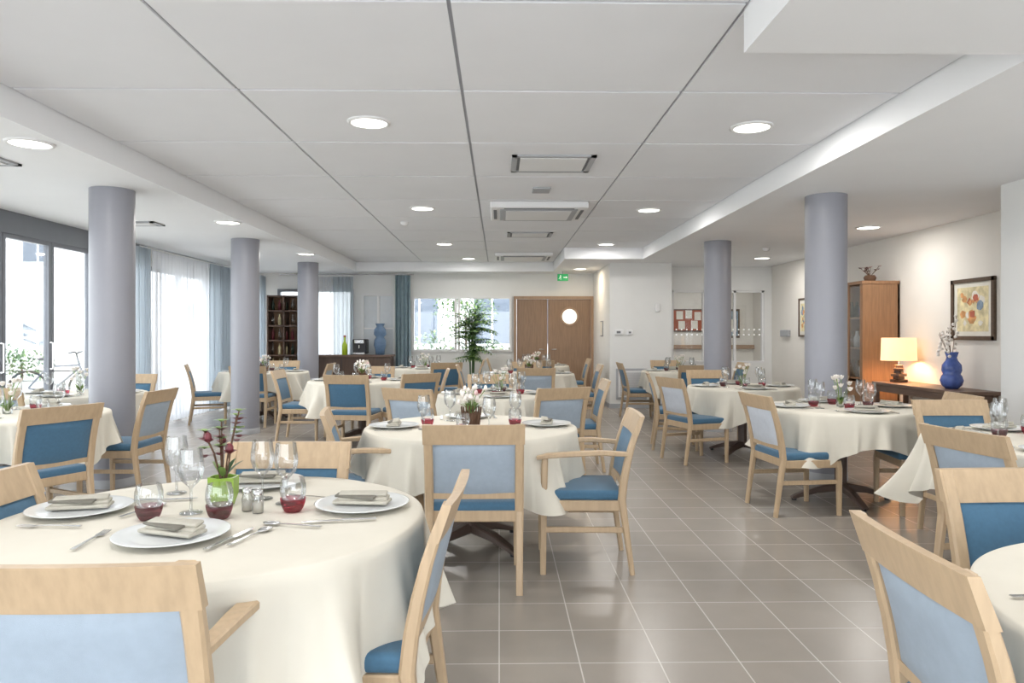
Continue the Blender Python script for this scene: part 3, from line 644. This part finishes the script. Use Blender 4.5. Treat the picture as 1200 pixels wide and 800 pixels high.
# palm
b=MB(); b.lathe([(0.0001,0),(0.14,0),(0.19,0.34),(0.17,0.34),(0.15,0.3),(0.0001,0.3)],(0,0,0),'greyv',24); b.lathe([(0.0001,0.29),(0.17,0.29)],(0,0,0),'twig',20)
for t in range(5):
    a=t*1.3; b.tube([(0.03*math.cos(a),0.03*math.sin(a),0.28),(0.06*math.cos(a),0.06*math.sin(a),1.35)],0.014,'leaf',7)
for i in range(110):
    a=rr.uniform(0,2*pi); el=rr.uniform(-0.1,1.35); L=rr.uniform(0.3,0.55); base=Vector((0,0,rr.uniform(0.85,1.75))); d=Vector((math.cos(a)*math.cos(el),math.sin(a)*math.cos(el),math.sin(el)))
    pts=[base+d*L*t-Vector((0,0,1))*0.3*L*t*t for t in [0,.2,.4,.6,.8,1]]; b.tube(pts,0.004,'leaf',4)
    sd=d.cross(Vector((0,0,1))).normalized()
    for j in range(1,9):
        t=j/8; p=base+d*L*t-Vector((0,0,1))*0.3*L*t*t
        for s in (-1,1): b.leaf(p,sd*s+d*0.6,0.16*(1.15-0.6*t),0.036,'leaf' if j%2 else 'leafl',droop=0.5,n=3)
b.obj('potted_palm',(-0.55,14.6,0))

# ------------------------------------------------------------------ exterior
b=MB(); b.bb(-34,-6,27,32,0,9,'bldg')
for i in range(9):
    for z in (0.9,4.0,6.6): 
        x=-31.5+i*2.8; b.bb(x,x+1.1,26.96,27.02,z,z+1.6,'wing'); b.bb(x-0.05,x+1.15,26.94,26.98,z-0.08,z,'vent'); b.bb(x+0.52,x+0.58,26.94,26.97,z,z+1.6,'bldg')
b.obj('white_building')
b=MB(); b.bb(-4.5,6,26,27,0,7,'bldg')
for i in range(3): x=-3.5+i*2.6; b.bb(x,x+1.3,25.95,26.02,1.0,2.6,'wing'); b.bb(x+.62,x+.68,25.93,25.97,1,2.6,'bldg')
b.obj('courtyard_building')
def shrub(name,loc,r,h,n,seed,trunk=0):
    q=random.Random(seed); b=MB()
    b.tube([(0,0,0),(0.02,0,trunk*0.5+0.1),(0,0.02,trunk+h*0.4)],[0.05,0.04,0.02],'twig',7)
    for i in range(n):
        th=q.uniform(0,2*pi); cz=q.uniform(-1,1); rad=(q.random()**0.4); s=math.sqrt(1-cz*cz)
        p=Vector((r*rad*s*math.cos(th),r*rad*s*math.sin(th),trunk+h/2+h/2*rad*cz)); d=Vector((q.uniform(-1,1),q.uniform(-1,1),q.uniform(-.3,1)))
        b.leaf(p,d,q.uniform(0.1,0.2),0.07,q.choice(['leaf','leafl','leaf']),n=2)
    b.obj(name,loc)
shrub('garden_shrub',(-1.6,19.2,0),0.8,1.5,900,1); shrub('garden_shrub',(-0.1,18.9,0),0.6,1.2,600,2); shrub('courtyard_tree',(-1.0,21.5,0),1.0,1.8,1100,3,trunk=1.3)
shrub('garden_shrub',(-14.0,21.5,0),0.9,1.1,700,5); shrub('garden_shrub',(-11.2,14.8,0),0.8,1.0,600,8)
# bicycle
b=MB()
for x in (-0.52,0.52):
    N=32; vs=[(x+0.33*math.cos(2*pi*i/N),0,0.33+0.33*math.sin(2*pi*i/N)) for i in range(N+1)]
    b.tube(vs,0.022,'rubber',7,cap=False)
    for i in range(14): b.tube([(x,0,0.33),(x+0.32*math.cos(2*pi*i/14),0,0.33+0.32*math.sin(2*pi*i/14))],0.002,'steel',3,cap=False)
    b.tube([(x,-0.04,0.33),(x,0.04,0.33)],0.025,'steel')
R_=0.02
for seg in [((-0.52,0,0.33),(-0.08,0,0.3)),((-0.08,0,0.3),(-0.2,0,0.85)),((-0.2,0,0.75),(0.36,0,0.78)),((-0.08,0,0.3),(0.36,0,0.72)),((-0.52,0,0.33),(-0.18,0,0.75)),((0.33,0,0.92),(0.52,0,0.33))]: b.tube(seg,R_,'frame')
b.tube([(0.33,0,0.92),(0.32,0,1.0),(0.36,-0.26,1.04),(0.26,-0.3,1.02)],0.015,'black'); b.tube([(0.32,0,1.0),(0.36,0.26,1.04),(0.26,0.3,1.02)],0.015,'black')
b.sph((-0.22,0,0.9),(0.14,0.07,0.035),'black',12,6); b.tube([(-0.08,-0.1,0.2),(-0.08,0.0,0.3),(-0.08,0.1,0.4)],0.012,'steel'); b.box((-0.08,-0.13,0.19),(0.09,0.06,0.02),'black'); b.box((-0.08,0.13,0.4),(0.09,0.06,0.02),'black'); b.lathe([(0.0001,0),(0.09,0)],(-0.08,-0.03,0.3),'steel',20,mtx=Matrix.Rotation(pi/2,4,'X'))
b.obj('bicycle',(-8.6,14.3,-0.04),0.25)

# ------------------------------------------------------------------ world, camera
w=bpy.data.worlds.new('World'); bpy.context.scene.world=w; w.use_nodes=True; nt=w.node_tree
bg=nt.nodes['Background']; bg.inputs[0].default_value=(0.92,0.96,1.0,1); bg.inputs[1].default_value=5.0
cam=bpy.data.cameras.new('camera'); co=bpy.data.objects.new('camera',cam); COL.objects.link(co)
co.location=(0,0,1.35); co.rotation_euler=(pi/2,0,-math.atan(15/850)); cam.sensor_width=36; cam.lens=850/1200*36; cam.shift_y=-9/1200; cam.clip_start=0.05; cam.clip_end=200
bpy.context.scene.camera=co
vs_=bpy.context.scene.view_settings; vs_.view_transform='Standard'; vs_.exposure=0.27
